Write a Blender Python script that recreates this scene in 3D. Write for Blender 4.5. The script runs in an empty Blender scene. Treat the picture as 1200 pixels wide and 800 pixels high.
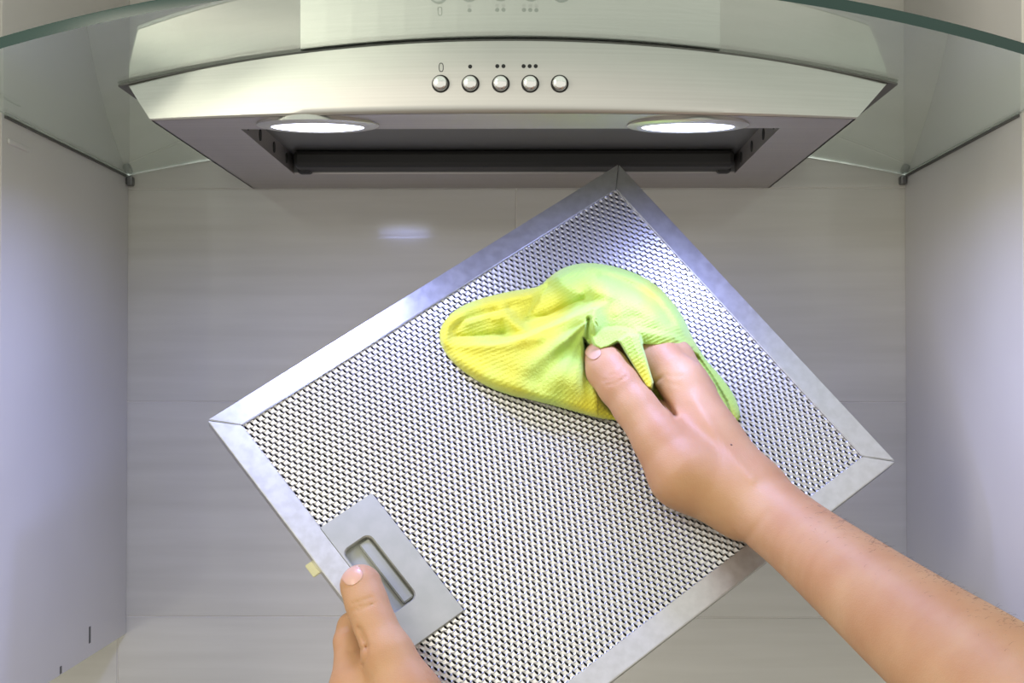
import bpy, bmesh, math, random
import numpy as np
from mathutils import Vector, Matrix, Euler
from mathutils.bvhtree import BVHTree

# ------------------------------------------------------------------ camera
sc = bpy.context.scene
F = 1900.0                       # focal length in pixels of the 1200x800 frame
cam_d = bpy.data.cameras.new('camera')
cam_d.sensor_width = 36.0
cam_d.lens = F / 1200.0 * 36.0
cam_d.clip_start = 0.02
cam = bpy.data.objects.new('camera', cam_d)
sc.collection.objects.link(cam)
cam.rotation_euler = (math.radians(90) + math.atan(40 / F), 0, math.atan(25 / F))
sc.camera = cam

# ------------------------------------------------------------------ light and exposure
w = bpy.data.worlds.new('world'); sc.world = w; w.use_nodes = True
wn = w.node_tree.nodes['Background']
wn.inputs[0].default_value = (1.0, 0.985, 0.90, 1)
wn.inputs[1].default_value = 1.08
LED_POWER = 0.72
LED_COLOR = (0.36, 0.42, 1.0)

def area_light(name, loc, target, size, power, color, sy=None):
    d = bpy.data.lights.new(name, 'AREA'); d.size = size; d.energy = power; d.color = color
    if sy: d.shape = 'RECTANGLE'; d.size_y = sy
    o = bpy.data.objects.new(name, d); sc.collection.objects.link(o)
    o.location = loc
    o.rotation_euler = (Vector(target) - Vector(loc)).to_track_quat('-Z', 'Y').to_euler()
    return o
area_light('left_fill_light', (-1.15, -0.45, 0.45), (0.15, 1.1, 0.0), 0.9, 17, (1, 0.92, 0.78))  # unseen soft fill, added at the left to brighten the right cabinet panel

vs = sc.view_settings
sc.display_settings.display_device = 'sRGB'
vs.view_transform = 'Standard'; vs.look = 'None'; vs.gamma = 1; vs.use_curve_mapping = False
vs.exposure = 0.0

# ------------------------------------------------------------------ pixel <-> space helpers
R3 = np.array(cam.rotation_euler.to_matrix())
def ray(px, py):
    return R3 @ np.array([(px - 600) / F, -(py - 400) / F, -1.0])
def at_depth(px, py, z):                     # camera depth z -> world
    return Vector(ray(px, py) * z)
def at_y(px, py, Y):
    r = ray(px, py); return Vector(r * (Y / r[1]))
def at_z(px, py, Z):
    r = ray(px, py); return Vector(r * (Z / r[2]))

# ------------------------------------------------------------------ object helpers
def link(o, parent=None):
    sc.collection.objects.link(o)
    if parent is not None: o.parent = parent
    return o
def thing(name, label, cat, loc=(0, 0, 0), group=None):
    o = bpy.data.objects.new(name, None); link(o)
    o.location = loc; o.empty_display_size = 0.02
    o['label'] = label; o['category'] = cat
    if group: o['group'] = group
    return o
def finish(name, bm, mat, parent=None, smooth=False, kind=None, label=None, recalc=True):
    """links a bmesh (world coordinates) as one object; parent may sit anywhere"""
    if recalc: bmesh.ops.recalc_face_normals(bm, faces=bm.faces)
    me = bpy.data.meshes.new(name)
    bm.to_mesh(me); bm.free()
    return finish_me(name, me, mat, parent, smooth, kind, label)
def world_loc(o):
    v = Vector((0, 0, 0))
    while o is not None: v += o.location; o = o.parent
    return v
def finish_me(name, me, mat, parent=None, smooth=False, kind=None, label=None):
    if isinstance(mat, (list, tuple)):
        for m in mat: me.materials.append(m)
    else: me.materials.append(mat)
    if smooth:
        me.polygons.foreach_set('use_smooth', [True] * len(me.polygons))
    # put the origin at the part's own centre
    n = len(me.vertices)
    co = np.empty(n * 3, 'f'); me.vertices.foreach_get('co', co); co = co.reshape(-1, 3)
    c = (co.min(0) + co.max(0)) / 2
    co -= c; me.vertices.foreach_set('co', co.ravel()); me.update()
    o = bpy.data.objects.new(name, me); link(o, parent)
    o.location = Vector([float(v) for v in c]) - (world_loc(parent) if parent else Vector((0, 0, 0)))
    if kind: o['kind'] = kind
    if label: o['label'] = label
    return o
def box(bm, x0, x1, y0, y1, z0, z1, bev=0.0, seg=2):
    r = bmesh.ops.create_cube(bm, size=1)
    vs_ = r['verts']
    for v in vs_:
        v.co = Vector((x0 if v.co.x < 0 else x1, y0 if v.co.y < 0 else y1, z0 if v.co.z < 0 else z1))
    if bev > 0:
        es = list({e for v in vs_ for e in v.link_edges})
        bmesh.ops.bevel(bm, geom=es, offset=bev, segments=seg, affect='EDGES', profile=0.5)
def prism(bm, pts, off):
    """closed slab from a planar outline, extruded by the vector off"""
    a = [bm.verts.new(p) for p in pts]; b = [bm.verts.new(Vector(p) + off) for p in pts]
    n = len(pts)
    bm.faces.new(a[::-1]); bm.faces.new(b)
    for i in range(n):
        bm.faces.new((a[i], a[(i + 1) % n], b[(i + 1) % n], b[i]))
def lathe(bm, prof, M, n=48):
    """prof: (radius, height) list; M places the axis (local z)"""
    rings = []
    for r, h in prof:
        if r <= 1e-7: rings.append([bm.verts.new(M @ Vector((0, 0, h)))])
        else: rings.append([bm.verts.new(M @ Vector((r * math.cos(2 * math.pi * i / n), r * math.sin(2 * math.pi * i / n), h))) for i in range(n)])
    for A, B in zip(rings, rings[1:]):
        for i in range(n):
            j = (i + 1) % n
            if len(A) == 1 and len(B) == 1: continue
            if len(A) == 1: bm.faces.new((A[0], B[i], B[j]))
            elif len(B) == 1: bm.faces.new((A[i], A[j], B[0]))
            else: bm.faces.new((A[i], A[j], B[j], B[i]))
def grid_slab(bm, top, bot):
    """closed slab between two equal grids of points"""
    nu, nv = len(top), len(top[0])
    T = [[bm.verts.new(p) for p in r] for r in top]; B = [[bm.verts.new(p) for p in r] for r in bot]
    for i in range(nu - 1):
        for j in range(nv - 1):
            bm.faces.new((T[i][j], T[i + 1][j], T[i + 1][j + 1], T[i][j + 1]))
            bm.faces.new((B[i][j], B[i][j + 1], B[i + 1][j + 1], B[i + 1][j]))
    for i in range(nu - 1):
        bm.faces.new((T[i][0], B[i][0], B[i + 1][0], T[i + 1][0]))
        bm.faces.new((T[i][-1], T[i + 1][-1], B[i + 1][-1], B[i][-1]))
    for j in range(nv - 1):
        bm.faces.new((T[0][j], T[0][j + 1], B[0][j + 1], B[0][j]))
        bm.faces.new((T[-1][j], B[-1][j], B[-1][j + 1], T[-1][j + 1]))

# ------------------------------------------------------------------ materials
def mat(name, col, rough=0.5, metal=0.0, **kw):
    m = bpy.data.materials.new(name); m.use_nodes = True
    p = m.node_tree.nodes['Principled BSDF']
    p.inputs['Base Color'].default_value = (*col, 1)
    p.inputs['Roughness'].default_value = rough
    p.inputs['Metallic'].default_value = metal
    for k, v in kw.items():
        p.inputs[k.replace('_', ' ')].default_value = v
    return m
def nodes(m): return m.node_tree.nodes, m.node_tree.links, m.node_tree.nodes['Principled BSDF']
def noise_color(m, c0, c1, scale, stretch=(1, 1, 1), detail=3, lo=0.35, hi=0.65, bump=0.0, bdist=0.0005, rr=None):
    N, L, p = nodes(m)
    tc = N.new('ShaderNodeTexCoord'); mp = N.new('ShaderNodeMapping')
    mp.inputs['Scale'].default_value = stretch
    nz = N.new('ShaderNodeTexNoise'); nz.inputs['Scale'].default_value = scale; nz.inputs['Detail'].default_value = detail
    rp = N.new('ShaderNodeValToRGB')
    rp.color_ramp.elements[0].position = lo; rp.color_ramp.elements[0].color = (*c0, 1)
    rp.color_ramp.elements[1].position = hi; rp.color_ramp.elements[1].color = (*c1, 1)
    L.new(tc.outputs['Object'], mp.inputs[0]); L.new(mp.outputs[0], nz.inputs['Vector'])
    L.new(nz.outputs[0], rp.inputs[0]); L.new(rp.outputs[0], p.inputs['Base Color'])
    if rr:
        mr = N.new('ShaderNodeMapRange'); mr.inputs[3].default_value = rr[0]; mr.inputs[4].default_value = rr[1]
        L.new(nz.outputs[0], mr.inputs[0]); L.new(mr.outputs[0], p.inputs['Roughness'])
    if bump:
        b = N.new('ShaderNodeBump'); b.inputs['Strength'].default_value = bump; b.inputs['Distance'].default_value = bdist
        L.new(nz.outputs[0], b.inputs['Height']); L.new(b.outputs[0], p.inputs['Normal'])
    return m

M = {}
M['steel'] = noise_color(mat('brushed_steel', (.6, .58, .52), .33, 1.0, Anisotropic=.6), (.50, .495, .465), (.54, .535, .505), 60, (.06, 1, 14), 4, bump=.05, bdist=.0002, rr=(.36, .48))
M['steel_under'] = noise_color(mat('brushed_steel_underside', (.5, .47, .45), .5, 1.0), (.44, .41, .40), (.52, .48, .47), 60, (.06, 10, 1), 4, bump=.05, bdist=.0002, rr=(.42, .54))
M['steel_upper'] = noise_color(mat('brushed_steel_housing', (.4, .4, .37), .45, 1.0), (.36, .37, .34), (.40, .405, .375), 60, (.06, 1, 14), 4, bump=.05, bdist=.0002)  # same steel, base darkened to paint in its dimness behind the glass
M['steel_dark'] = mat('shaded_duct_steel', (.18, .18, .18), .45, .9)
M['black'] = mat('black_rubber', (.012, .011, .010), .6)
M['chrome'] = mat('polished_metal', (.75, .74, .72), .16, 1.0)
M['ink'] = mat('black_print', (.01, .01, .01), .5)
M['laminate'] = noise_color(mat('pale_laminate', (.5, .48, .46), .30), (.62, .605, .585), (.66, .645, .625), 6, (30, 1, 1), 3, rr=(.26, .34))
M['edge_band'] = mat('light_edge_banding', (.72, .70, .64), .4)
M['tile'] = noise_color(mat('glazed_beige_tile', (.5, .47, .42), .09), (.59, .575, .52), (.65, .635, .58), 5, (1, 1, 16), 4, bump=.06, bdist=.0012)
M['grout'] = mat('pale_grout', (.78, .75, .70), .9)
M['seal'] = mat('grey_silicone_seal', (.10, .10, .09), .6)
M['counter'] = mat('beige_worktop', (.40, .36, .31), .4)
M['hob'] = mat('black_glass_hob', (.02, .02, .02), .1)
M['floor'] = mat('floor_tile', (.30, .26, .22), .6)
M['alu'] = noise_color(mat('brushed_aluminium', (.78, .78, .78), .36, .85), (.52, .52, .52), (.58, .58, .58), 200, (1, 1, 1), 3, rr=(.32, .44))
M['alu_mesh'] = mat('expanded_aluminium', (.54, .535, .52), .34, .9)
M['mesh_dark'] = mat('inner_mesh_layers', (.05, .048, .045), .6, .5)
M['handle'] = noise_color(mat('satin_handle_plate', (.5, .5, .47), .42, .5), (.37, .375, .325), (.41, .41, .36), 90, (1, 1, 1), 3)
M['pocket'] = mat('handle_pocket_grey', (.30, .31, .27), .5, .2)
M['brass'] = mat('pale_yellow_latch', (.60, .58, .36), .4, .4)
M['lamp_metal'] = mat('satin_lamp_metal', (.62, .61, .58), .38, .9)
M['reflector'] = mat('lamp_reflector', (.85, .85, .85), .1, 1.0)

def glass_mat():
    m = bpy.data.materials.new('clear_green_glass'); m.use_nodes = True
    N, L, p = nodes(m)
    p.inputs['Base Color'].default_value = (.93, .985, .96, 1)
    p.inputs['Roughness'].default_value = 0.0
    p.inputs['IOR'].default_value = 1.52
    p.inputs['Transmission Weight'].default_value = 1.0
    va = N.new('ShaderNodeVolumeAbsorption')
    va.inputs['Color'].default_value = (.02, .86, .64, 1); va.inputs['Density'].default_value = 7
    L.new(va.outputs[0], N['Material Output'].inputs['Volume'])
    return m
M['glass'] = glass_mat()
M['glass_edge'] = mat('ground_glass_edge', (.003, .030, .022), .22)

def emit_mat():
    m = bpy.data.materials.new('lit_led_lens'); m.use_nodes = True
    N, L, p = nodes(m)
    p.inputs['Base Color'].default_value = (.9, .9, 1, 1)
    p.inputs['Emission Color'].default_value = (.72, .78, 1, 1)
    p.inputs['Emission Strength'].default_value = 5
    return m
M['led'] = emit_mat()

def skin_mat():
    m = mat('skin', (.74, .46, .33), .55, Specular_IOR_Level=.35)
    N, L, p = nodes(m)
    p.inputs['Subsurface Weight'].default_value = .25
    p.inputs['Subsurface Radius'].default_value = (.9, .35, .2)
    p.inputs['Subsurface Scale'].default_value = .006
    tc = N.new('ShaderNodeTexCoord')
    n1 = N.new('ShaderNodeTexNoise'); n1.inputs['Scale'].default_value = 28; n1.inputs['Detail'].default_value = 4
    rp = N.new('ShaderNodeValToRGB')
    rp.color_ramp.elements[0].position = .32; rp.color_ramp.elements[0].color = (.42, .22, .108, 1)
    rp.color_ramp.elements[1].position = .68; rp.color_ramp.elements[1].color = (.48, .285, .15, 1)
    L.new(tc.outputs['Object'], n1.inputs['Vector']); L.new(n1.outputs[0], rp.inputs[0]); L.new(rp.outputs[0], p.inputs['Base Color'])
    v = N.new('ShaderNodeTexVoronoi'); v.inputs['Scale'].default_value = 1100
    n2 = N.new('ShaderNodeTexNoise'); n2.inputs['Scale'].default_value = 350; n2.inputs['Detail'].default_value = 4
    ad = N.new('ShaderNodeMath'); ad.operation = 'ADD'
    L.new(tc.outputs['Object'], v.inputs['Vector']); L.new(tc.outputs['Object'], n2.inputs['Vector'])
    L.new(v.outputs[0], ad.inputs[0]); L.new(n2.outputs[0], ad.inputs[1])
    b = N.new('ShaderNodeBump'); b.inputs['Strength'].default_value = .25; b.inputs['Distance'].default_value = .0003
    L.new(ad.outputs[0], b.inputs['Height']); L.new(b.outputs[0], p.inputs['Normal'])
    return m
M['skin'] = skin_mat()
M['nail'] = mat('fingernail', (.56, .33, .23), .38, Subsurface_Weight=.2, Subsurface_Scale=.003, Coat_Weight=.3)
M['hair'] = mat('dark_arm_hair', (.05, .025, .015), .5)
M['mole'] = mat('brown_mole', (.10, .04, .025), .6)

def cloth_mat():
    m = mat('microfibre_cloth', (.6, .7, .08), .85, Sheen_Weight=.5, Sheen_Roughness=.5)
    N, L, p = nodes(m)
    p.inputs['Sheen Tint'].default_value = (.75, 1, .5, 1)
    tc = N.new('ShaderNodeTexCoord')
    n1 = N.new('ShaderNodeTexNoise'); n1.inputs['Scale'].default_value = 18; n1.inputs['Detail'].default_value = 2
    rp = N.new('ShaderNodeValToRGB')
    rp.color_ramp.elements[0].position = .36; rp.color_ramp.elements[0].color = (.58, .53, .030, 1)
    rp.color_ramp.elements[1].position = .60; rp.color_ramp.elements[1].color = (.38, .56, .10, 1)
    sx = N.new('ShaderNodeSeparateXYZ'); ma = N.new('ShaderNodeMath'); ma.operation = 'MULTIPLY_ADD'; ma.inputs[1].default_value = 0.9  # position shifts the ramp: blue lamp light painted green, warm light yellow
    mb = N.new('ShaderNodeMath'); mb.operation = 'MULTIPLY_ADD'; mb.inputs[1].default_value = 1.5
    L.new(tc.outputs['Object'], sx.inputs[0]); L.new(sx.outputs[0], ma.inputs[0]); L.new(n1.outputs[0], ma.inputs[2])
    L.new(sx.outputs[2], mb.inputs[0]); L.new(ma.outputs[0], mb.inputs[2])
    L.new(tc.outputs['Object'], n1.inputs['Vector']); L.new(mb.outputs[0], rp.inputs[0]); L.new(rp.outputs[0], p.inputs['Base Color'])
    n2 = N.new('ShaderNodeTexNoise'); n2.inputs['Scale'].default_value = 1500; n2.inputs['Detail'].default_value = 2
    b = N.new('ShaderNodeBump'); b.inputs['Strength'].default_value = .7; b.inputs['Distance'].default_value = .0006
    L.new(tc.outputs['Object'], n2.inputs['Vector']); L.new(n2.outputs[0], b.inputs['Height']); L.new(b.outputs[0], p.inputs['Normal'])
    return m
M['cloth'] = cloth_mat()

# ------------------------------------------------------------------ the setting
WY = 1.27                         # distance of the tiled wall
XL, XR = -0.3188, 0.2908          # inner faces of the two cabinets
ZB = -0.2019                      # cabinet bottoms
ZU = 0.147                        # underside of the hood
CF = 0.966                        # cabinet fronts
bm = bmesh.new(); box(bm, -1.3, 1.3, WY + .0006, WY + .10, -1.35, 1.3)
wall = finish('wall_back', bm, M['grout'], kind='structure')
TH, TW = .1677, .3122
zs0 = -.0207; xs0 = -.0134
tile_me = None
for r in range(-3, 4):
    for c in range(-3, 3):
        x0 = xs0 + c * TW; z0 = zs0 + r * TH
        if tile_me is None:
            bm = bmesh.new(); box(bm, .0003, TW - .0003, 0, .007, .0003, TH - .0003, .0005, 1)
            t = finish('tile', bm, M['tile'], wall); tile_me = t.data
        else:
            t = bpy.data.objects.new('tile', tile_me); link(t, wall)
        t.location = Vector((x0 + TW / 2, WY + .0035, z0 + TH / 2)) - wall.location
bm = bmesh.new(); box(bm, -2, 2, -1.5, WY + .1, -1.40, -1.35); finish('floor', bm, M['floor'], kind='structure')
t = thing('worktop', 'beige kitchen worktop running along the tiled wall below the hood', 'worktop', (0, 1.0, -1.35))
bm = bmesh.new(); box(bm, -1.3, 1.3, .68, WY - .002, -.52, -.48, .003); finish('slab', bm, M['counter'], t)
bm = bmesh.new(); box(bm, -1.3, 1.3, .72, WY - .002, -1.35, -.5205); finish('base_unit', bm, M['laminate'], t)
bm = bmesh.new(); box(bm, -.30, .27, .74, 1.20, -.4795, -.4735, .002)
o = finish('cooktop', bm, M['hob']); o['label'] = 'black glass cooktop set on the worktop under the hood'; o['category'] = 'cooktop'

def cabinet(side, x_in, x_out, label):
    t = thing('wall_cabinet', label, 'cabinet', ((x_in + x_out) / 2, CF, ZB), 'wall cabinets beside the hood')
    s = 1 if x_out > x_in else -1
    T = .016
    def slab(name, a, b, y0, y1, z0, z1, m='laminate', bev=.0006, par=None):
        bm = bmesh.new(); box(bm, min(a, b), max(a, b), y0, y1, z0, z1, bev); return finish(name, bm, M[m], par or t)
    Y1 = WY - .0006
    sp = slab('side_panel', x_in, x_in + s * T, CF, Y1, ZB, .62)
    slab('edge_banding', x_in, x_in + s * T, CF - .0012, CF - .0002, ZB, .62, 'edge_band', 0)
    slab('side_panel', x_out - s * T, x_out, CF, Y1, ZB, .62)
    slab('bottom_panel', x_in + s * T, x_out - s * T, CF, Y1, ZB, ZB + T)
    slab('top_panel', x_in + s * T, x_out - s * T, CF, Y1, .62 - T, .62)
    slab('back_panel', x_in + s * T, x_out - s * T, Y1 - .006, Y1, ZB + T, .62 - T)
    slab('door', x_in + s * .0015, x_out, CF - .0205, CF - .0025, ZB, .62)
    return t, sp
cabL, spL = cabinet(-1, XL, XL - .40, 'pale laminate wall cabinet left of the hood, its side glowing blue')
cabR, spR = cabinet(1, XR, XR + .40, 'pale laminate wall cabinet right of the hood, behind the outstretched forearm')
# small details in the left panel
for px, py in ((105, 742), (71, 789)):
    Y = XL / (ray(px, py)[0] / ray(px, py)[1])
    p = at_y(px, py, Y)
    bm = bmesh.new(); box(bm, XL - .0005, XL + .0004, p.y - .002, p.y + .002, max(p.z - .007, ZB + .001), p.z + .005, .0003, 1)
    finish('fixing_slot', bm, M['seal'], cabL, label='dark slot near the lower edge of the side panel')
p0 = at_y(10, 140, .985); 
bm = bmesh.new(); box(bm, XL, XL + .0016, .975, 1.015, .1405, .1435, .0004, 1)
finish('hanging_clip', bm, M['laminate'], cabL, label='thin clip beside the glass edge')

# ------------------------------------------------------------------ the hood
hood = thing('range_hood', 'curved glass and brushed steel cooker hood with two lit lamps and five push buttons', 'hood', (-.016, WY, ZU))
XC = -.0155
def zg(x): return .1885 - .345 * (x - XC) ** 2          # underside of the bowed glass
def Bp(s, dz=0): return Vector((-.0177 + s * .2027, .904 + .024 * s * s, ZU + dz))
def Tp(s, dz=0):
    x = XC + s * .2214; return Vector((x, .902 + .040 * s * s, zg(x) - .0016 + dz))
NS = 40
def panel_pt(s, t):                                   # outside face of the front panel
    b, u = Bp(s), Tp(s)
    p = b.lerp(u, t)
    p.y -= .0010 * math.sin(math.pi * min(max(t, 0), 1))     # slight belly
    return p
S = [-1 + 2 * i / NS for i in range(NS + 1)]
TT = [0, .015, .04, .12, .3, .5, .7, .88, .97, 1]
outer = [[panel_pt(s, t) + Vector((0, .0012 * max(0, 1 - t / .04), 0)) for t in TT] for s in S]
inner = [[p + Vector((0, .0012 + .0002, 0)) for p in r] for r in outer]
bm = bmesh.new(); grid_slab(bm, outer, inner)
panel = finish('front_panel', bm, M['steel'], hood, smooth=True)
m_ = panel.modifiers.new('es', 'EDGE_SPLIT'); m_.split_angle = math.radians(40)
# side panels
for sgn in (-1, 1):
    b0, u0 = Bp(sgn), Tp(sgn)
    top, bot = [], []
    for y in np.linspace(0, 1, 8):
        ya = b0.y + .0013 + (WY - .001 - b0.y) * y; yb = u0.y + .0013 + (WY - .001 - u0.y) * y
        rt = []; 
        for k in (0, .5, 1):
            rt.append(Vector((b0.x + (u0.x - b0.x) * k, ya + (yb - ya) * k, b0.z + (u0.z - b0.z) * k)))
        top.append(rt); bot.append([p + Vector((-sgn * .0012, 0, 0)) for p in rt])
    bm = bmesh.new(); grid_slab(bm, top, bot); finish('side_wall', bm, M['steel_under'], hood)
# underside panel with the filter opening
OX0, OX1, OY0, OY1 = -.1745, .1465, .963, 1.178
bm = bmesh.new()
us = sorted(set(S + [0.0]))
front = [Bp(s) + Vector((0, .0012, 0)) for s in S]
def strip(pts_a, pts_b):
    grid_slab(bm, [[a + Vector((0, 0, 0)), b] for a, b in zip(pts_a, pts_b)],
              [[a + Vector((0, 0, .0012)), b + Vector((0, 0, .0012))] for a, b in zip(pts_a, pts_b)])
strip(front, [Vector((p.x, OY0, ZU)) for p in front])
xl, xr = front[0].x, front[-1].x
def quadslab(x0, x1, y0, y1, z=ZU):
    grid_slab(bm, [[Vector((x0, y0, z)), Vector((x0, y1, z))], [Vector((x1, y0, z)), Vector((x1, y1, z))]],
              [[Vector((x0, y0, z + .0012)), Vector((x0, y1, z + .0012))], [Vector((x1, y0, z + .0012)), Vector((x1, y1, z + .0012))]])
quadslab(xl, OX0, OY0, WY - .0015); quadslab(OX1, xr, OY0, WY - .0015); quadslab(OX0, OX1, OY1, WY - .0015)
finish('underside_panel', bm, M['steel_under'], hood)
# opening: flanges, holed rails, inner chamber
HH = .034
for x0, x1, sg in ((OX0 - .001, OX0, 1), (OX1, OX1 + .001, -1)):
    bm = bmesh.new(); box(bm, x0, x1, OY0, OY1, ZU + .0013, ZU + .014)
    a, b = (x0, x0 + .013) if sg > 0 else (x1 - .013, x1)
    box(bm, a, b, OY0 + .01, OY1, ZU + .014, ZU + .0152)
    rail = finish('filter_rail', bm, M['steel_under'], hood)
    for yy in (.985, 1.03, 1.085, 1.14):
        bm = bmesh.new()
        xx = OX0 if sg > 0 else OX1
        Mx = Matrix.Translation((xx, yy, ZU + .0065)) @ Euler((0, math.radians(90 * sg), 0)).to_matrix().to_4x4()
        lathe(bm, [(0, 0), (.0038, 0), (.0038, .0006), (0, .0006)], Mx, 20)
        finish('rail_hole', bm, M['black'], rail)
    # end block of the slot
    bm = bmesh.new(); xx = OX0 + .004 if sg > 0 else OX1 - .014
    box(bm, xx, xx + .010, OY1 - .012, OY1 - .001, ZU - .0008, ZU + .014, .002)
    finish('latch_block', bm, M['black'], hood)
bm = bmesh.new()
c0, c1 = OX0 - .012, OX1 + .012
box(bm, c0, c1, OY1 + .020, OY1 + .021, ZU + .002, zg(.15) - .006)
box(bm, c0, c1, OY0 - .02, OY1 + .02, .1602, .1612)
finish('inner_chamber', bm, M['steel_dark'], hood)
bm = bmesh.new(); box(bm, OX0 + .004, OX1 - .004, 1.145, 1.172, ZU + .001, ZU + .0128, .003)
finish('cross_rail', bm, M['black'], hood)
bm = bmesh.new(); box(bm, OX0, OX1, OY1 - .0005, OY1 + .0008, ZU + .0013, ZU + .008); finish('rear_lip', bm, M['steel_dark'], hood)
# mounting flange under the glass (dark line and pointed tips)
bm = bmesh.new()
top, bot = [], []
for i in range(NS + 1):
    s = -1 + 2 * i / NS; x = XC + s * .2275
    y0 = .9028 + .040 * s * s
    top.append([Vector((x, y0 + (WY - .002 - y0) * k, zg(x) - .0004)) for k in (0, .5, 1)])
    bot.append([p + Vector((0, 0, -.0011)) for p in top[-1]])
grid_slab(bm, top, bot)
finish('glass_gasket', bm, M['seal'], hood)
# glass canopy, front edge is an arc
YG0, YGC = None, None
pts = []
for px, py in ((0, 55), (70, 38), (143, 23), (277, 0), (930, 0), (1057, 27), (1130, 45), (1200, 65)):
    r = ray(px, py); lo, hi = .3, 1.4
    for _ in range(60):
        m2 = (lo + hi) / 2; q = r * (m2 / r[1])
        if q[2] < zg(q[0]): lo = m2
        else: hi = m2
    pts.append(r * (lo / r[1]))
pts = np.array(pts)
A_ = np.stack([np.ones(len(pts)), pts[:, 0], pts[:, 0] ** 2], 1)
cY = np.linalg.lstsq(A_, pts[:, 1], rcond=None)[0]
print('GLASS EDGE', pts[:, :2].round(3).tolist(), cY.round(3))
GT = .006
top, bot = [], []
NX = 48
for i in range(NX + 1):
    x = XL + .0012 + (XR - XL - .0024) * i / NX
    yf = cY[0] + cY[1] * x + cY[2] * x * x
    rt = []
    for k in [0, .002, .01] + list(np.linspace(.05, 1, 12)):
        rt.append(Vector((x, yf + (WY - .0035 - yf) * k, zg(x))))
    bot.append(rt)
    nrm = Vector((.69 * (x - XC), 0, 1)).normalized()
    tr = [p + nrm * GT for p in rt]
    tr[0] = tr[0] + Vector((0, .0008, -.0006)); 
    top.append(tr)
bm = bmesh.new(); grid_slab(bm, top, bot)
g = finish('glass_canopy', bm, M['glass'], hood, smooth=True, label='clear greenish curved glass with a dark green edge')
m_ = g.modifiers.new('es', 'EDGE_SPLIT'); m_.split_angle = math.radians(35)
g.data.materials.append(M['glass_edge'])
gw = world_loc(g)
for p_ in g.data.polygons:
    c_ = p_.center + gw
    if c_.y - (cY[0] + cY[1] * c_.x + cY[2] * c_.x ** 2) < .0012 and abs(p_.normal.z) < .6: p_.material_index = 1
# seals along cabinets, corner brackets
for x, sg in ((XL, 1), (XR, -1)):
    bm = bmesh.new()
    zz = zg(x)
    a, b = (x + .0001, x + .0016) if sg > 0 else (x - .0016, x - .0001)
    yf = cY[0] + cY[1] * x + cY[2] * x * x
    box(bm, a, b, max(yf + .02, .97), WY - .012, zz - .0016, zz - .0001)
    finish('side_seal', bm, M['seal'], hood)
    bm = bmesh.new()
    a, b = (x + .0002, x + .0055) if sg > 0 else (x - .0055, x - .0002)
    box(bm, a, b, WY - .010, WY - .001, ZU + .0015, zz - .0006, .0015)
    finish('corner_bracket', bm, M['steel_dark'], hood)
# steel housing above the glass
top, bot = [], []
xa = at_y(347, 40, .90).x; xb = at_y(848, 40, .90).x
outl = []
for i in range(17):
    x = xa + (xb - xa) * i / 16; s = (x - XC) / .2214
    outl.append((x, .904 + .040 * s * s))
bm = bmesh.new()
grid_slab(bm, [[Vector((x, y, zg(x) + GT + .0004)), Vector((x, y, .36))] for x, y in outl],
          [[Vector((x, y + .0012, zg(x) + GT + .0004)), Vector((x, y + .0012, .36))] for x, y in outl])
for xx, yy in (outl[0], outl[-1]):
    z0 = zg(xx) + GT + .0004
    box(bm, xx - .0006, xx + .0006, yy + .0015, WY - .002, z0 + .0001, .36)
box(bm, xa, xb, .93, WY - .002, .36, .3612)
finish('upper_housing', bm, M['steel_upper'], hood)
bm = bmesh.new(); box(bm, -.12, .09, 1.05, WY - .002, .3614, 1.0, .003); finish('chimney', bm, M['steel'], hood)

# panel frame at a pixel: point + outward normal
def on_panel(px, py):
    best = None
    r = Vector(ray(px, py)).normalized()
    s = 0.0; t = .5
    for _ in range(80):
        p = panel_pt(s, t)
        q = p * 1.0
        # project p and correct
        v = R3.T @ np.array(q); x = 600 + F * v[0] / -v[2]; y = 400 - F * v[1] / -v[2]
        s += (px - x) / 430 * .8; t -= (py - y) / 88 * .8
    p = panel_pt(s, t); e = 1e-3
    du = panel_pt(s + e, t) - p; dv = panel_pt(s, t + e) - p
    n = du.cross(dv).normalized()
    if n.y > 0: n = -n
    X = du.normalized(); Yv = n.cross(X).normalized()
    Mx = Matrix((( X.x, Yv.x, n.x, p.x), (X.y, Yv.y, n.y, p.y), (X.z, Yv.z, n.z, p.z), (0, 0, 0, 1)))
    return Mx
for k, (px, lab) in enumerate(((516, 'steel push button under the 0'), (551, 'steel push button under one dot'), (586.5, 'steel push button under two dots'),
                               (621, 'steel push button under three dots'), (655.5, 'unmarked steel push button, last on the right'))):
    Mx = on_panel(px, 97.5)
    bm = bmesh.new()
    lathe(bm, [(0, .0042), (.0028, .0041), (.0036, .0036), (.0039, .0028), (.0039, .0002), (0, .0002)], Mx, 32)
    b = finish('push_button', bm, M['chrome'], hood, smooth=True, label=lab)
    m_ = b.modifiers.new('es', 'EDGE_SPLIT'); m_.split_angle = math.radians(50)
    bm = bmesh.new()
    lathe(bm, [(.0040, .0001), (.0040, .0009), (.0047, .0009), (.0050, .0001)], Mx @ Matrix.Translation((.0002, -.0003, 0)), 32)
    finish('button_collar', bm, M['black'], b, smooth=True)
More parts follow.
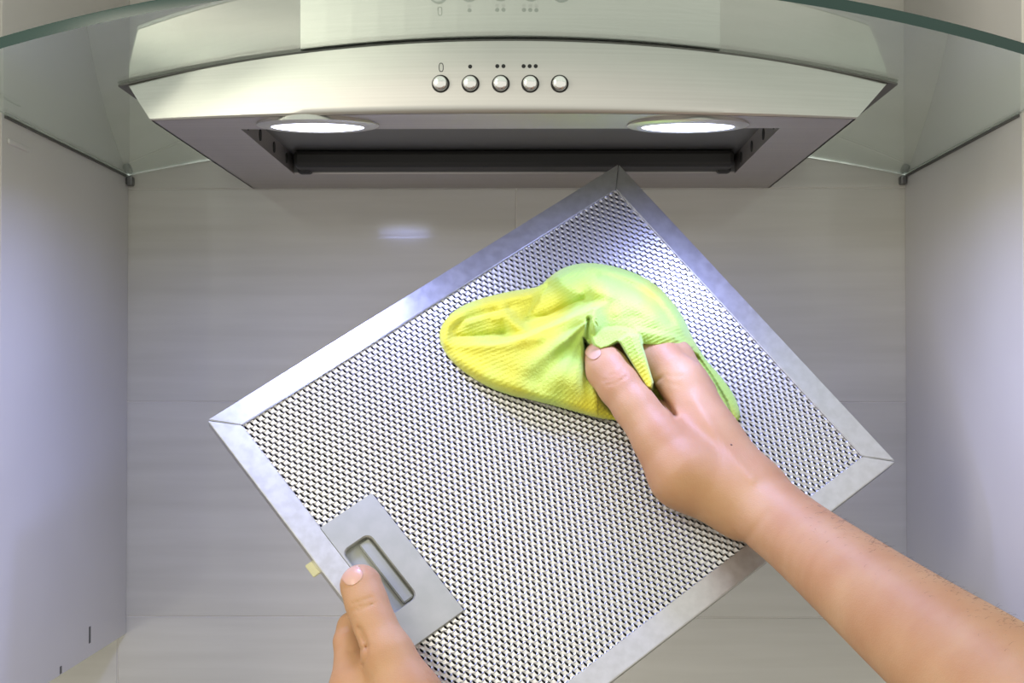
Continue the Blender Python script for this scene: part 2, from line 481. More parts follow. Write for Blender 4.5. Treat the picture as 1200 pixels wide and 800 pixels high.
# printed marks: 0, one, two, three dots
def dot(px, py, r=.00115):
    bm = bmesh.new(); lathe(bm, [(0, .00012), (r, .00012), (r, .00002)], on_panel(px, py), 16)
    finish('printed_dot', bm, M['ink'], panel)
bm = bmesh.new(); Mx = on_panel(517, 79)
n = 32; ri = []; ro = []
for i in range(n):
    a = 2 * math.pi * i / n
    cx, cy = math.cos(a), math.sin(a)
    e = lambda v, q: math.copysign(abs(v) ** q, v)
    ro.append(bm.verts.new(Mx @ Vector((.00135 * e(cx, .8), .0026 * e(cy, .75), .00012))))
    ri.append(bm.verts.new(Mx @ Vector((.00092 * e(cx, .8), .00215 * e(cy, .75), .00012))))
for i in range(n): bm.faces.new((ro[i], ro[(i + 1) % n], ri[(i + 1) % n], ri[i]))
finish('printed_zero', bm, M['ink'], panel)
for px in (551, 582.8, 590, 613.6, 620.7, 627.8): dot(px, 77.5 if px != 551 else 78)

# lamps
def lamp(px, py, label):
    c = at_z(px, py, ZU)
    Mx = Matrix.Translation(c) @ Euler((math.radians(180 + 3), 0, 0)).to_matrix().to_4x4()   # axis points down
    bm = bmesh.new()
    lathe(bm, [(.0268, -.016), (.0355, .0), (.0358, .0006), (.0345, .0014), (.0310, .0021), (.0285, .0022), (.0272, .0016), (.0268, -.016)], Mx, 64)
    ring = finish('lamp_ring', bm, M['lamp_metal'], hood, smooth=True)
    m_ = ring.modifiers.new('es', 'EDGE_SPLIT'); m_.split_angle = math.radians(50)
    bm = bmesh.new()
    lathe(bm, [(0, .0028), (.012, .0027), (.022, .0023), (.0262, .0017), (.0264, .0006), (0, .0006)], Mx, 48)
    finish('lamp_lens', bm, M['led'], ring, smooth=True, label='glowing bluish white lens')
    bm = bmesh.new()
    lathe(bm, [(.0268, -.0125), (.0268, -.0008), (.0262, -.0008), (.0262, -.0120), (0, -.0120), (0, -.0125), (.0268, -.0125)], Mx, 32)
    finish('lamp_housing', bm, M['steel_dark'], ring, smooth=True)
    d = bpy.data.lights.new('hood_lamp_light', 'AREA'); d.shape = 'DISK'; d.size = .050; d.energy = LED_POWER; d.color = LED_COLOR
    d.spread = math.radians(165)
    lo = bpy.data.objects.new('hood_lamp_light', d); link(lo)
    lo.location = c + Vector((0, .0005, -.0046)); lo.rotation_euler = (math.radians(3), 0, 0)
lamp(372.5, 146, 'left'); lamp(806, 146, 'right')

# ------------------------------------------------------------------ the filter
img = [(243, 492), (725, 192), (1050, 540), (565, 915)]
A = []
for (u, v), (x, y) in zip([(0, 0), (1, 0), (1, 1), (0, 1)], img):
    X = (x - 600) / F; Y = -(y - 400) / F
    A.append([u, v, 1, 0, 0, 0, -X * u, -X * v, -X]); A.append([0, 0, 0, u, v, 1, -Y * u, -Y * v, -Y])
Hm = np.linalg.svd(np.array(A))[2][-1].reshape(3, 3)
if Hm[2, 2] < 0: Hm = -Hm
FW = .33
sF = FW / np.linalg.norm(Hm[:, 0])
toW = lambda v: R3 @ np.array([v[0], v[1], -v[2]])
fo = toW(Hm[:, 2] * sF); fu = toW(Hm[:, 0] * sF); fv = toW(Hm[:, 1] * sF)
FH = float(np.linalg.norm(fv))
fu /= np.linalg.norm(fu); fn = np.cross(fu, fv); fn /= np.linalg.norm(fn)
if fn[1] > 0: fn = -fn
fv = np.cross(fu, fn); 
if fv @ toW(Hm[:, 1]) < 0: fv = -fv
print('FILTER', FW, FH, 'origin', fo.round(3), 'n', fn.round(3))
fo, fu, fv, fn = Vector(fo), Vector(fu), Vector(fv), Vector(fn)
def FP(u, v, h=0): return fo + fu * u + fv * v + fn * h
def fuv(px, py, h=0):
    r = Vector(ray(px, py)); k = (fo + fn * h).dot(fn) / r.dot(fn); p = r * k - fo
    return p.dot(fu), p.dot(fv)
def fdepth(px, py):                       # camera depth of the filter plane, works on arrays
    r = np.stack([(np.asarray(px, float) - 600) / F, -(np.asarray(py, float) - 400) / F, -np.ones_like(np.asarray(px, float))], -1)
    nc = R3.T @ np.array(fn)
    return float(fo.dot(fn)) / (r @ nc)
filt = thing('grease_filter', 'rectangular aluminium mesh grease filter held tilted in two hands', 'filter', FP(FW / 2, FH / 2, -.004))
FT = .008                                 # thickness
def fslab(pts, h0, h1, name, m, bev=0, parent=None, label=None):
    bm = bmesh.new(); prism(bm, [FP(u, v, h0) for u, v in pts], fn * (h1 - h0))
    if bev:
        bmesh.ops.recalc_face_normals(bm, faces=bm.faces)
        bmesh.ops.bevel(bm, geom=list(bm.edges), offset=bev, segments=2, affect='EDGES')
    return finish(name, bm, M[m], parent or filt, label=label)
RW = .0150
gp = .00012
c = .0004
fslab([(c, 0), (FW - c, 0), (FW - RW, RW - gp), (RW, RW - gp)], -FT, 0, 'frame_strip', 'alu', .0005)
fslab([(c, FH), (RW, FH - RW + gp), (FW - RW, FH - RW + gp), (FW - c, FH)], -FT, 0, 'frame_strip', 'alu', .0005)
fslab([(0, c), (RW - gp, RW), (RW - gp, FH - RW), (0, FH - c)], -FT, 0, 'frame_strip', 'alu', .0005)
fslab([(FW, c), (FW, FH - c), (FW - RW + gp, FH - RW), (FW - RW + gp, RW)], -FT, 0, 'frame_strip', 'alu', .0005)
# dark back layers and lower shell
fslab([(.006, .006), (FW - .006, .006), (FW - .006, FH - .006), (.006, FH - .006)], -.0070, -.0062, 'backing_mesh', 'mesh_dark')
_h = [fuv(*p) for p in ((437.5, 577), (367.5, 621), (490, 755), (543, 715))]
PL = ((_h[0][0] + _h[3][0]) / 2 - .001, (_h[0][1] + _h[1][1]) / 2 + .001, (_h[2][1] + _h[3][1]) / 2 - .001)
# expanded mesh, one open slit per cell
def mesh_sheet(pu, pv, h_base, amp, name, m, inset=RW, off=(0, 0)):
    u0, u1, v0, v1 = inset - .003, FW - inset + .003, inset - .003, FH - inset + .003
    ncol = int((u1 - u0) / pu); nrow = int((v1 - v0) / pv)
    pu = (u1 - u0) / ncol; pv = (v1 - v0) / nrow
    V = []; Fc = []
    # hexagon around each cell (shared corners are simply repeated positions -> merged by rounding)
    idx = {}
    def vert(u, v, h):
        k = (round(u * 1e5), round(v * 1e5), round(h * 1e5))
        if k not in idx:
            idx[k] = len(V); V.append((u, v, h))
        return idx[k]
    for r in range(nrow):
        for cc in range(ncol - (r % 2)):
            cu = u0 + (cc + .5 + .5 * (r % 2)) * pu; cv = v0 + (r + .5) * pv
            if cu < PL[0] and PL[1] < cv < PL[2]: continue
            # brick-hex corners; strands rise at the top and dip at the bottom
            cor = [(-.5, -.34, .25), (0, -.66, 1.0), (.5, -.34, .25), (.5, .34, -.15), (0, .66, -.6), (-.5, .34, -.15)]
            cor = [(-.5, -.34, .1), (0, -.66, .9), (.5, -.34, .1), (.5, .34, .1), (0, .66, .9), (-.5, .34, .1)]
            O = [vert(cu + a * pu, cv + b * pv, h_base + c_ * amp) for a, b, c_ in cor]
            ho = [(-.19, -.28, .65), (-.03, -.54, .35), (.17, -.22, -.3), (.23, .24, -.3), (.03, .54, .35), (-.18, .22, .65)]
            I = [vert(cu + a * pu, cv + b * pv, h_base + c_ * amp) for a, b, c_ in ho]
            for i in range(6):
                j = (i + 1) % 6; Fc.append((O[i], O[j], I[j], I[i]))
            D = [vert(cu + a * pu * .9, cv + b * pv * .9, h_base - 1.1 * amp) for a, b, c_ in ho]
            for i in range(6):
                j = (i + 1) % 6; Fc.append((I[i], I[j], D[j], D[i]))
    me = bpy.data.meshes.new(name)
    me.from_pydata([tuple(FP(*v)) for v in V], [], Fc); me.update()
    return finish_me(name, me, M[m], filt, kind='stuff')
mesh_sheet(.0043, .0033, -.0022, .00085, 'mesh_face', 'alu_mesh')
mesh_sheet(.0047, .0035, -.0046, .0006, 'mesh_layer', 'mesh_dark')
# handle plate with pocket
hp = [fuv(*p) for p in ((437.5, 577), (367.5, 621), (490, 755), (543, 715))]
hu0 = min(RW - .0006, hp[1][0]); hu0 = RW - .0006
hu1 = (hp[0][0] + hp[3][0]) / 2 ; hv0 = (hp[0][1] + hp[1][1]) / 2; hv1 = (hp[2][1] + hp[3][1]) / 2
rp_ = [fuv(*p) for p in ((427, 630), (403, 652), (466, 717), (488, 690))]
ru0 = (rp_[1][0] + rp_[2][0]) / 2; ru1 = (rp_[0][0] + rp_[3][0]) / 2; rv0 = (rp_[0][1] + rp_[1][1]) / 2; rv1 = (rp_[2][1] + rp_[3][1]) / 2
ru0, ru1, rv0, rv1 = .0160, .0362, .1165, .1655
def rr_loop(u0, u1, v0, v1, r, n=6):
    out = []
    for cu, cv, a0 in ((u1 - r, v1 - r, 0), (u0 + r, v1 - r, 90), (u0 + r, v0 + r, 180), (u1 - r, v0 + r, 270)):
        for i in range(n + 1):
            a = math.radians(a0 + 90 * i / n); out.append((cu + r * math.cos(a), cv + r * math.sin(a)))
    return out
lo_ = rr_loop(hu0, hu1, hv0, hv1, .0012); li_ = rr_loop(ru0, ru1, rv0, rv1, .0045)
bm = bmesh.new()
rings = []
for loop, h in ((lo_, -.003), (lo_, -.0006), ([(u + (.0004 if u < (hu0 + hu1) / 2 else -.0004), v + (.0004 if v < (hv0 + hv1) / 2 else -.0004)) for u, v in lo_], .0002),
                (li_, .0002), ([(u + (.0006 if u < (ru0 + ru1) / 2 else -.0006), v + (.0006 if v < (rv0 + rv1) / 2 else -.0006)) for u, v in li_], -.0008),
                ([(u + (.0006 if u < (ru0 + ru1) / 2 else -.0006), v + (.0006 if v < (rv0 + rv1) / 2 else -.0006)) for u, v in li_], -.0055)):
    rings.append([bm.verts.new(FP(u, v, h)) for u, v in loop])
for a, b in zip(rings, rings[1:]):
    for i in range(len(a)):
        j = (i + 1) % len(a); bm.faces.new((a[i], a[j], b[j], b[i]))
hdl = finish('handle_plate', bm, M['handle'], filt)
fslab(rr_loop(ru0 + .0004, ru1 - .0004, rv0 + .0004, rv1 - .0004, .004), -.0060, -.0050, 'pocket_floor', 'pocket', 0, hdl)
fslab([(ru1 - .0088, rv0 + .0022), (ru1 - .0018, rv0 + .0022), (ru1 - .0018, rv1 - .0022), (ru1 - .0088, rv1 - .0022)], -.0049, -.0022, 'finger_latch', 'pocket', .0006, hdl)
# little spring tabs that stick out past the edge
for v in (hv0 + .012, hv1 - .008):
    fslab([(-.0045, v), (.004, v), (.004, v + .009), (-.0045, v + .009)], -FT - .0012, -FT + .0003, 'spring_tab', 'brass', .0004, filt, label='pale yellow tab poking past the filter edge')

# ------------------------------------------------------------------ implicit bodies (smooth, continuous)
def surface_nets(Fd, xs, ys, zs):
    s = Fd < 0
    nx, ny, nz = Fd.shape
    cnt = np.zeros((nx - 1, ny - 1, nz - 1), np.int8)
    offs = [(i, j, k) for i in (0, 1) for j in (0, 1) for k in (0, 1)]
    for i, j, k in offs: cnt += s[i:nx - 1 + i, j:ny - 1 + j, k:nz - 1 + k]
    mask = (cnt > 0) & (cnt < 8)
    I, J, K = np.nonzero(mask)
    ident = np.full(mask.shape, -1, np.int32); ident[I, J, K] = np.arange(len(I))
    val = {o: Fd[I + o[0], J + o[1], K + o[2]] for o in offs}
    P = {o: np.stack([xs[I + o[0]], ys[J + o[1]], zs[K + o[2]]], -1) for o in offs}
    acc = np.zeros((len(I), 3)); n = np.zeros(len(I))
    for a in offs:
        for ax in range(3):
            if a[ax] == 0:
                b = list(a); b[ax] = 1; b = tuple(b)
                va, vb = val[a], val[b]; m = (va < 0) != (vb < 0)
                t = np.where(m, va / np.where(m, va - vb, 1), 0)
                acc += np.where(m[:, None], P[a] + (P[b] - P[a]) * t[:, None], 0); n += m
    V = acc / n[:, None]
    quads = []
    def add(ax):
        sl0 = [slice(None)] * 3; sl1 = [slice(None)] * 3
        sl0[ax] = slice(0, -1); sl1[ax] = slice(1, None)
        d = s[tuple(sl0)] != s[tuple(sl1)]
        A_ = np.argwhere(d)
        o1, o2 = [a for a in range(3) if a != ax]
        ok = (A_[:, o1] > 0) & (A_[:, o2] > 0) & (A_[:, o1] < Fd.shape[o1] - 1) & (A_[:, o2] < Fd.shape[o2] - 1)
        A_ = A_[ok]
        def cell(d1, d2):
            c_ = A_.copy(); c_[:, o1] += d1; c_[:, o2] += d2
            return ident[c_[:, 0], c_[:, 1], c_[:, 2]]
        q = np.stack([cell(-1, -1), cell(0, -1), cell(0, 0), cell(-1, 0)], -1)
        ins = s[A_[:, 0], A_[:, 1], A_[:, 2]]
        flip = ins if ax != 1 else ~ins
        q[~flip] = q[~flip][:, ::-1]
        quads.append(q)
    for ax in range(3): add(ax)
    return V, np.concatenate(quads)

class Field:
    """signed distance in camera space (X right, Y up, Z = depth forward)"""
    def __init__(self, xs, ys, zs):
        self.x, self.y, self.z = [np.asarray(a, np.float32) for a in (xs, ys, zs)]
        self.F = np.full((len(xs), len(ys), len(zs)), .03, np.float32)
    def sl(self, lo, hi):
        return tuple(slice(max(0, np.searchsorted(a, l) - 1), np.searchsorted(a, h) + 1) for a, l, h in zip((self.x, self.y, self.z), lo, hi))
    def cap(self, a, b, ra, rb, k=.005, flat=None, margin=.012):
        a, b = np.array(a, np.float32), np.array(b, np.float32)
        lo = np.minimum(a, b) - max(ra, rb) - margin; hi = np.maximum(a, b) + max(ra, rb) + margin
        S_ = self.sl(lo, hi)
        X, Y, Z = np.meshgrid(self.x[S_[0]], self.y[S_[1]], self.z[S_[2]], indexing='ij', sparse=True)
        d = b - a; L2 = float(d @ d) + 1e-12
        t = np.clip(((X - a[0]) * d[0] + (Y - a[1]) * d[1] + (Z - a[2]) * d[2]) / L2, 0, 1)
        dx, dy, dz = X - a[0] - t * d[0], Y - a[1] - t * d[1], Z - a[2] - t * d[2]
        D = np.sqrt(dx * dx + dy * dy + dz * dz) - (ra + (rb - ra) * t)
        G = self.F[S_]
        h = np.clip(.5 + .5 * (G - D) / k, 0, 1)
        self.F[S_] = G + (D - G) * h - k * h * (1 - h)
    def groove(self, poly, amp, sig, zr=None):
        """a furrow along a polyline seen from the front; poly in pixels, sig in pixels"""
        poly = np.array(poly, float)
        zm = zr if zr else (float(self.z[0]), float(self.z[-1]))
        pad = 4 * sig
        x0, y0 = poly.min(0) - pad; x1, y1 = poly.max(0) + pad
        lo = (min((x0 - 600) * z / F for z in zm), min(-(y1 - 400) * z / F for z in zm), zm[0])
        hi = (max((x1 - 600) * z / F for z in zm), max(-(y0 - 400) * z / F for z in zm), zm[1])
        S_ = self.sl(lo, hi)
        X, Y, Z = np.meshgrid(self.x[S_[0]], self.y[S_[1]], self.z[S_[2]], indexing='ij', sparse=True)
        PX = 600 + F * X / Z; PY = 400 - F * Y / Z
        D2 = poly_dist(PX, PY, poly)
        self.F[S_] += amp * np.exp(-(D2 / sig) ** 2)
def poly_dist(PX, PY, poly, closed=False):
    best = None; n = len(poly)
    for i in range(n if closed else n - 1):
        a = poly[i]; b = poly[(i + 1) % n]; d = (b[0] - a[0], b[1] - a[1]); L2 = d[0] ** 2 + d[1] ** 2 + 1e-9
        t = np.clip(((PX - a[0]) * d[0] + (PY - a[1]) * d[1]) / L2, 0, 1)
        q = (PX - a[0] - t * d[0]) ** 2 + (PY - a[1] - t * d[1]) ** 2
        best = q if best is None else np.minimum(best, q)
    return np.sqrt(best)
def C(px, py, h=None, z=None):
    zf = float(fdepth(px, py)) if z is None else z
    if h is not None: zf = zf - h * zf / F
    return ((px - 600) / F * zf, -(py - 400) / F * zf, zf)
def chain(fd, pts, k=.005):
    """pts: (px, py, h, r_px[, z])"""
    P = []
    for p in pts:
        c_ = C(p[0], p[1], p[2]) if len(p) == 4 else C(p[0], p[1], None, p[4])
        P.append((c_, p[3] * c_[2] / F))
    for (a, ra), (b, rb) in zip(P, P[1:]): fd.cap(a, b, ra, rb, k)
def spline_chain(fd, pts, k=.0012, n=7):
    P = []
    for p in pts:
        c_ = C(p[0], p[1], p[2]) if len(p) == 4 else C(p[0], p[1], None, p[4])
        P.append(np.array([*c_, p[3] * c_[2] / F]))
    E_ = [2 * P[0] - P[1]] + P + [2 * P[-1] - P[-2]]
    out_ = []
    for i in range(1, len(E_) - 2):
        a, b, c_, d = E_[i - 1:i + 3]
        for t in np.arange(0, 1, 1 / n):
            out_.append(.5 * (2 * b + (c_ - a) * t + (2 * a - 5 * b + 4 * c_ - d) * t * t + (3 * b - a - 3 * c_ + d) * t ** 3))
    out_.append(P[-1])
    for a, b in zip(out_, out_[1:]): fd.cap(a[:3], b[:3], a[3], b[3], k)
def cam_mesh(V):
    W = np.stack([V[:, 0], V[:, 1], -V[:, 2]], -1) @ R3.T
    return W
def body_mesh(name, fd, m, parent, smooth_it=2, label=None, kind=None):
    V, Q = surface_nets(fd.F, fd.x, fd.y, fd.z)
    W = cam_mesh(V)
    me = bpy.data.meshes.new(name)
    me.from_pydata(W.tolist(), [], Q.tolist()); me.update()
    bm = bmesh.new(); bm.from_mesh(me)
    # keep the biggest shell only
    bmesh.ops.recalc_face_normals(bm, faces=bm.faces)
    for _ in range(smooth_it): bmesh.ops.smooth_vert(bm, verts=bm.verts, factor=.5, use_axis_x=True, use_axis_y=True, use_axis_z=True)
    bm.to_mesh(me); bm.free()
    return finish_me(name, me, m, parent, smooth=True, kind=kind, label=label)
def spaced(segs):
    out = [segs[0][0]]
    for a, b, d in segs:
        n = max(1, int(round((b - a) / d))); out += list(a + (b - a) * (i + 1) / n for i in range(n))
    return out

person = thing('person', 'bare forearms of a person gripping the mesh filter and wiping it with a yellow cloth', 'person', (.05, .5, -.4))

# ---- right arm (on the right of the picture)
xs = spaced([(.030, .165, .0010), (.165, .40, .0030)])
ys = spaced([(-.30, -.125, .0030), (-.125, .012, .0010)])
zs = spaced([(.56, .84, .0035), (.84, 1.045, .0011)])
fd = Field(xs, ys, zs)
# forearm
WR = (877, 582, 40, 45)
def zat(px, py, h): return C(px, py, h)[2]
z1 = zat(877, 582, 52)
arm = [(877, 582, 0, 44, z1), (933, 627, 0, 45.5, z1 - .035), (1015, 692, 0, 58, z1 - .095), (1082, 744, 0, 69.5, z1 - .145), (1165, 806, 0, 84, z1 - .20), (1330, 930, 0, 108, z1 - .30)]
spline_chain(fd, arm)
# palm and metacarpals
chain(fd, [(878, 580, 52, 41), (830, 514, 46, 35), (800, 452, 40, 31)], .008)      # index side
chain(fd, [(878, 582, 46, 41), (834, 530, 38, 36), (808, 474, 30, 29)], .008)
chain(fd, [(870, 588, 46, 40), (812, 560, 38, 36), (790, 520, 36, 34)], .008)      # heel under thumb
# thumb
chain(fd, [(872, 582, 54, 42), (800, 553, 56, 38), (772, 515, 58, 30)], .009)
chain(fd, [(776, 520, 58, 31), (744, 476, 56, 25.5), (726, 452, 54, 25), (712, 433, 48, 24.5), (705, 419, 42, 20.5)], .004)
# fingers: each its own chain, curled down into the cloth
chain(fd, [(800, 452, 42, 30), (776, 424, 34, 25), (742, 402, 24, 20), (712, 396, 18, 16)], .004)          # index
chain(fd, [(812, 464, 26, 29), (792, 420, 26, 21), (752, 376, 22, 18), (718, 368, 17, 15)], .003)           # middle
chain(fd, [(816, 476, 26, 25), (792, 424, 20, 18), (766, 374, 18, 16), (740, 356, 15, 13)], .003)           # ring
chain(fd, [(824, 502, 24, 24), (806, 454, 17, 15), (790, 408, 14, 13), (770, 384, 12, 11)], .003)            # little
# furrows
fd.groove([(764, 452), (772, 462), (783, 474), (791, 487)], .0034, 2.6)
fd.groove([(763, 452), (770, 446), (776, 442)], .0010, 2.0)
for pl in ([(706, 446), (718, 445), (729, 436)], [(710, 451), (722, 449), (733, 441)], [(714, 441), (722, 437), (727, 431)]):
    fd.groove(pl, .0007, 1.3)
fd.groove([(686, 417), (692, 421), (699, 420), (706, 414)], .0006, 1.4)
fd.groove([(868, 640), (886, 618), (900, 600)], .0005, 5)
fd.groove([(780, 440), (800, 441)], .0003, 2.0); fd.groove([(778, 447), (796, 452)], .0003, 1.6)
# tendon ridges on the back of the hand
fd.groove([(815, 470), (850, 525), (880, 560)], -.0010, 7)
armR = body_mesh('right_arm', fd, M['skin'], person, 2)

def nail_mesh(base, c_px, ax, wa, wb, parent, spacing=.0004, zc=None, lift=.00025, zspan=.02):
    """a nail follows the finger surface: same chain slightly inflated, cut by an oval seen from the front"""
    cx, cy, cz = C(c_px[0], c_px[1], None, zc)
    R_ = max(wa, wb) * zc / F + .003
    g = Field(np.arange(cx - R_, cx + R_, spacing), np.arange(cy - R_, cy + R_, spacing), np.arange(cz - zspan, cz + zspan, spacing))
    for pts, k in base: chain(g, pts, k)
    X, Y, Z = np.meshgrid(g.x, g.y, g.z, indexing='ij', sparse=True)
    PX = 600 + F * X / Z - c_px[0]; PY = 400 - F * Y / Z - c_px[1]
    ca, sa = math.cos(math.radians(ax)), math.sin(math.radians(ax))
    a = (PX * ca + PY * sa) / wa; b = (-PX * sa + PY * ca) / wb
    ov = ((np.abs(a) ** 2.6 + np.abs(b) ** 2.6) ** (1 / 2.6) - 1) * min(wa, wb) * zc / F
    Fd = g.F - lift
    Fd = np.maximum(Fd, ov); Fd = np.maximum(Fd, -(Fd * 0 + g.F + .0012))
    Fd = np.maximum(Fd, Z - cz - 0)       # front side only
    g.F = Fd.astype(np.float32)
    return body_mesh('fingernail', g, M['nail'], parent, 1)
nail_mesh([([(776, 520, 58, 31), (744, 476, 56, 25.5), (726, 452, 54, 25), (712, 433, 48, 24.5), (705, 419, 42, 20.5)], .004)], (694, 411), 52, 10.5, 8.5, armR, zc=zat(694, 411, 40))
# mole and hairs
dg = bpy.context.evaluated_depsgraph_get()
def bvh_of(o):
    me = o.data; off = world_loc(o)
    return BVHTree.FromPolygons([v.co + off for v in me.vertices], [p.vertices[:] for p in me.polygons])
bR = bvh_of(armR)
def hit(b, px, py):
    r = Vector(ray(px, py)).normalized(); h = b.ray_cast(Vector((0, 0, 0)), r); return h[0], h[1]
p, n = hit(bR, 857, 521)
if p:
    bm = bmesh.new(); q = n.to_track_quat('Z', 'Y').to_matrix().to_4x4(); q.translation = p
    lathe(bm, [(.0008, -.0003), (.0007, .0001), (.0004, .00025), (0, .0003)], q, 12); finish('mole', bm, M['mole'], armR, smooth=True)
random.seed(4)
bm = bmesh.new()
for i in range(320):
    t_ = random.random(); px = 940 + t_ * 260; up = 578 + (px - 940) * .575
    py = up + abs(random.gauss(0, 9)) + 1 + random.random() * 3
    if random.random() < .25: py += random.random() * 40
    p, n = hit(bR, px, py)
    if not p: continue
    d = (n * .55 + Vector((.55, -.35, -.45)) + Vector((random.gauss(0, .25), random.gauss(0, .25), random.gauss(0, .25)))).normalized()
    L_ = random.uniform(.002, .0055); wv = d.cross(Vector((0, 1, 0))).normalized() * .00005; w2 = d.cross(wv).normalized() * .00005
    k0 = [bm.verts.new(p - n * .0002 + wv), bm.verts.new(p - n * .0002 - wv), bm.verts.new(p - n * .0002 + w2)]
    mid = p + d * L_ * .55; k1 = [bm.verts.new(mid + wv * .7), bm.verts.new(mid - wv * .7), bm.verts.new(mid + w2 * .7)]
    tip = bm.verts.new(mid + (d * .8 - n * .5).normalized() * L_ * .45)
    for a in range(3):
        b = (a + 1) % 3; bm.faces.new((k0[a], k0[b], k1[b], k1[a])); bm.faces.new((k1[a], k1[b], tip))
finish('arm_hair', bm, M['hair'], armR, kind='stuff')

# ---- left arm (bottom of the picture)
xs = spaced([(-.130, .020, .0011), (.020, .16, .004)])
ys = spaced([(-.52, -.29, .004), (-.29, -.125, .0011)])
zs = spaced([(.60, .84, .004), (.84, 1.02, .0012)])
fd = Field(xs, ys, zs)
zL = zat(520, 900, 0)
thumbL = [(478, 818, 26, 41), (455, 768, 30, 30.5), (438, 728, 27, 24), (430, 707, 26, 24), (423, 686, 24, 25)]
chain(fd, [(545, 930, -20, 58), (498, 862, 4, 50), (478, 818, 26, 41)], .008)
chain(fd, thumbL, .004)
chain(fd, [(545, 930, -20, 58), (470, 870, -22, 52), (426, 812, -26, 42)], .008)
# fingers behind the filter
chain(fd, [(426, 812, -26, 40), (410, 752, -32, 18.5), (413, 735, -36, 17), (434, 716, -40, 15), (458, 702, -34, 14)], .0035)
chain(fd, [(440, 840, -40, 36), (432, 790, -62, 18), (462, 752, -62, 16), (500, 740, -48, 14)], .0035)
chain(fd, [(460, 862, -50, 36), (462, 818, -74, 18), (498, 782, -66, 16), (536, 774, -48, 14)], .0035)
chain(fd, [(484, 884, -52, 36), (500, 846, -74, 16), (540, 822, -62, 14), (570, 818, -46, 12)], .0035)
# forearm
zL = zat(545, 930, -20)
spline_chain(fd, [(545, 930, 0, 56, zL), (620, 1040, 0, 58, zL - .06), (760, 1230, 0, 80, zL - .18)])
fd.groove([(421, 736), (427, 748), (430, 757)], .0020, 2.6)
fd.groove([(408, 763), (418, 762), (430, 758)], .0011, 1.8)
fd.groove([(430, 760), (430, 770), (426, 780)], .0010, 2.0)
for pl in ([(413, 707), (424, 704), (435, 700)], [(412, 715), (424, 714), (437, 707)], [(416, 711), (428, 709)]):
    fd.groove(pl, .0009, 1.3)
fd.groove([(400, 689), (408, 686), (416, 682), (423, 673), (424, 667)], .0006, 1.4)
armL = body_mesh('left_arm', fd, M['skin'], person, 2)
nail_mesh([(thumbL, .004)], (412, 673), -35, 12.5, 12, armL, zc=zat(412, 673, 34))

# ------------------------------------------------------------------ the cloth
out = np.array([(514, 398), (515, 385), (524, 370), (540, 358), (562, 349), (600, 340), (632, 336), (642, 325), (656, 315), (672, 309), (692, 307), (720, 311), (750, 321),
                (771, 334), (790, 354), (803, 374), (812, 396), (828, 422), (850, 446), (864, 468), (869, 490), (858, 500), (820, 515), (770, 508), (728, 493),
                (703, 491), (672, 482), (632, 471), (590, 462), (562, 449), (536, 431), (520, 413)], float)
def chaikin(P, n=3):
    for _ in range(n):
        Q = np.roll(P, -1, 0); P = np.stack([P * .75 + Q * .25, P * .25 + Q * .75], 1).reshape(-1, 2)
    return P
out = chaikin(out, 2)
def inside(PX, PY, poly):
    c_ = np.zeros(PX.shape, bool); n = len(poly)
    for i in range(n):
        a = poly[i]; b = poly[(i + 1) % n]
        cond = (a[1] > PY) != (b[1] > PY)
        xi = (b[0] - a[0]) * (PY - a[1]) / (b[1] - a[1] + 1e-12) + a[0]
        c_ ^= cond & (PX < xi)
    return c_
G_ = .9
gx = np.arange(508, 876, G_); gy = np.arange(300, 522, G_)
PX, PY = np.meshgrid(gx, gy, indexing='ij')
ins = inside(PX, PY, out)
dd = poly_dist(PX, PY, out, True) * np.where(ins, 1, -1)
def ss(x, a, b):
    t = np.clip((x - a) / (b - a), 0, 1); return t * t * (3 - 2 * t)
def bump(poly, amp, sig): return amp * np.exp(-(poly_dist(PX, PY, np.array(poly, float)) / sig) ** 2)
def region(poly, soft):
    P = np.array(poly, float); return ss(poly_dist(PX, PY, P, True) * np.where(inside(PX, PY, P), 1, -1), -soft, soft)
def side(poly):                                 # signed distance, + = below the line (larger y)
    P = np.array(poly, float); d = poly_dist(PX, PY, P)
    yl = np.interp(PX, P[:, 0], P[:, 1]); return np.where(PY > yl, d, -d)
H = 15 + 6 * ss(dd, 0, 40)
# hump over the fingers
def crease(poly, amp, sig): return amp * np.exp(-poly_dist(PX, PY, np.array(poly, float)) / sig)
H += bump([(706, 352), (745, 360), (776, 384)], 42, 38)
H += bump([(668, 320), (700, 328)], 10, 20)
H += bump([(700, 384), (740, 392)], 16, 20)
# big fold crossing from the left tip to the pinch
L1 = [(500, 404), (540, 401), (580, 400), (612, 393), (645, 379), (672, 367), (692, 358), (720, 352)]
sd = side(L1)
wx = ss(PX, 520, 610) * (1 - ss(PX, 694, 716))
H += wx * 32 * ss(sd, -2.5, 5) * np.exp(-np.clip(sd, 0, None) / 75)
H -= wx * 6 * np.exp(-np.abs(sd + 6) / 9)
H += bump([(664, 400), (684, 384)], 10, 15)
H += bump([(660, 438), (686, 456)], 12, 24)
# folds that fan out from the pinch
ang = np.degrees(np.arctan2(PY - 372, 694 - PX)); rad = np.hypot(PX - 694, PY - 372)
fan = np.exp(-((rad - 62) / 46) ** 2) * (PX < 700) * ss(ang, 5, 22)
H += fan * (4.6 * np.sin(np.radians(ang * 11) + .015 * rad) + 2.2 * np.sin(np.radians(ang * 19) + 1.0))
fan2 = np.exp(-((rad - 46) / 26) ** 2) * ss(PX, 690, 706) * (PY < 372)
H += fan2 * 2.0 * np.sin(np.radians(ang * 8))
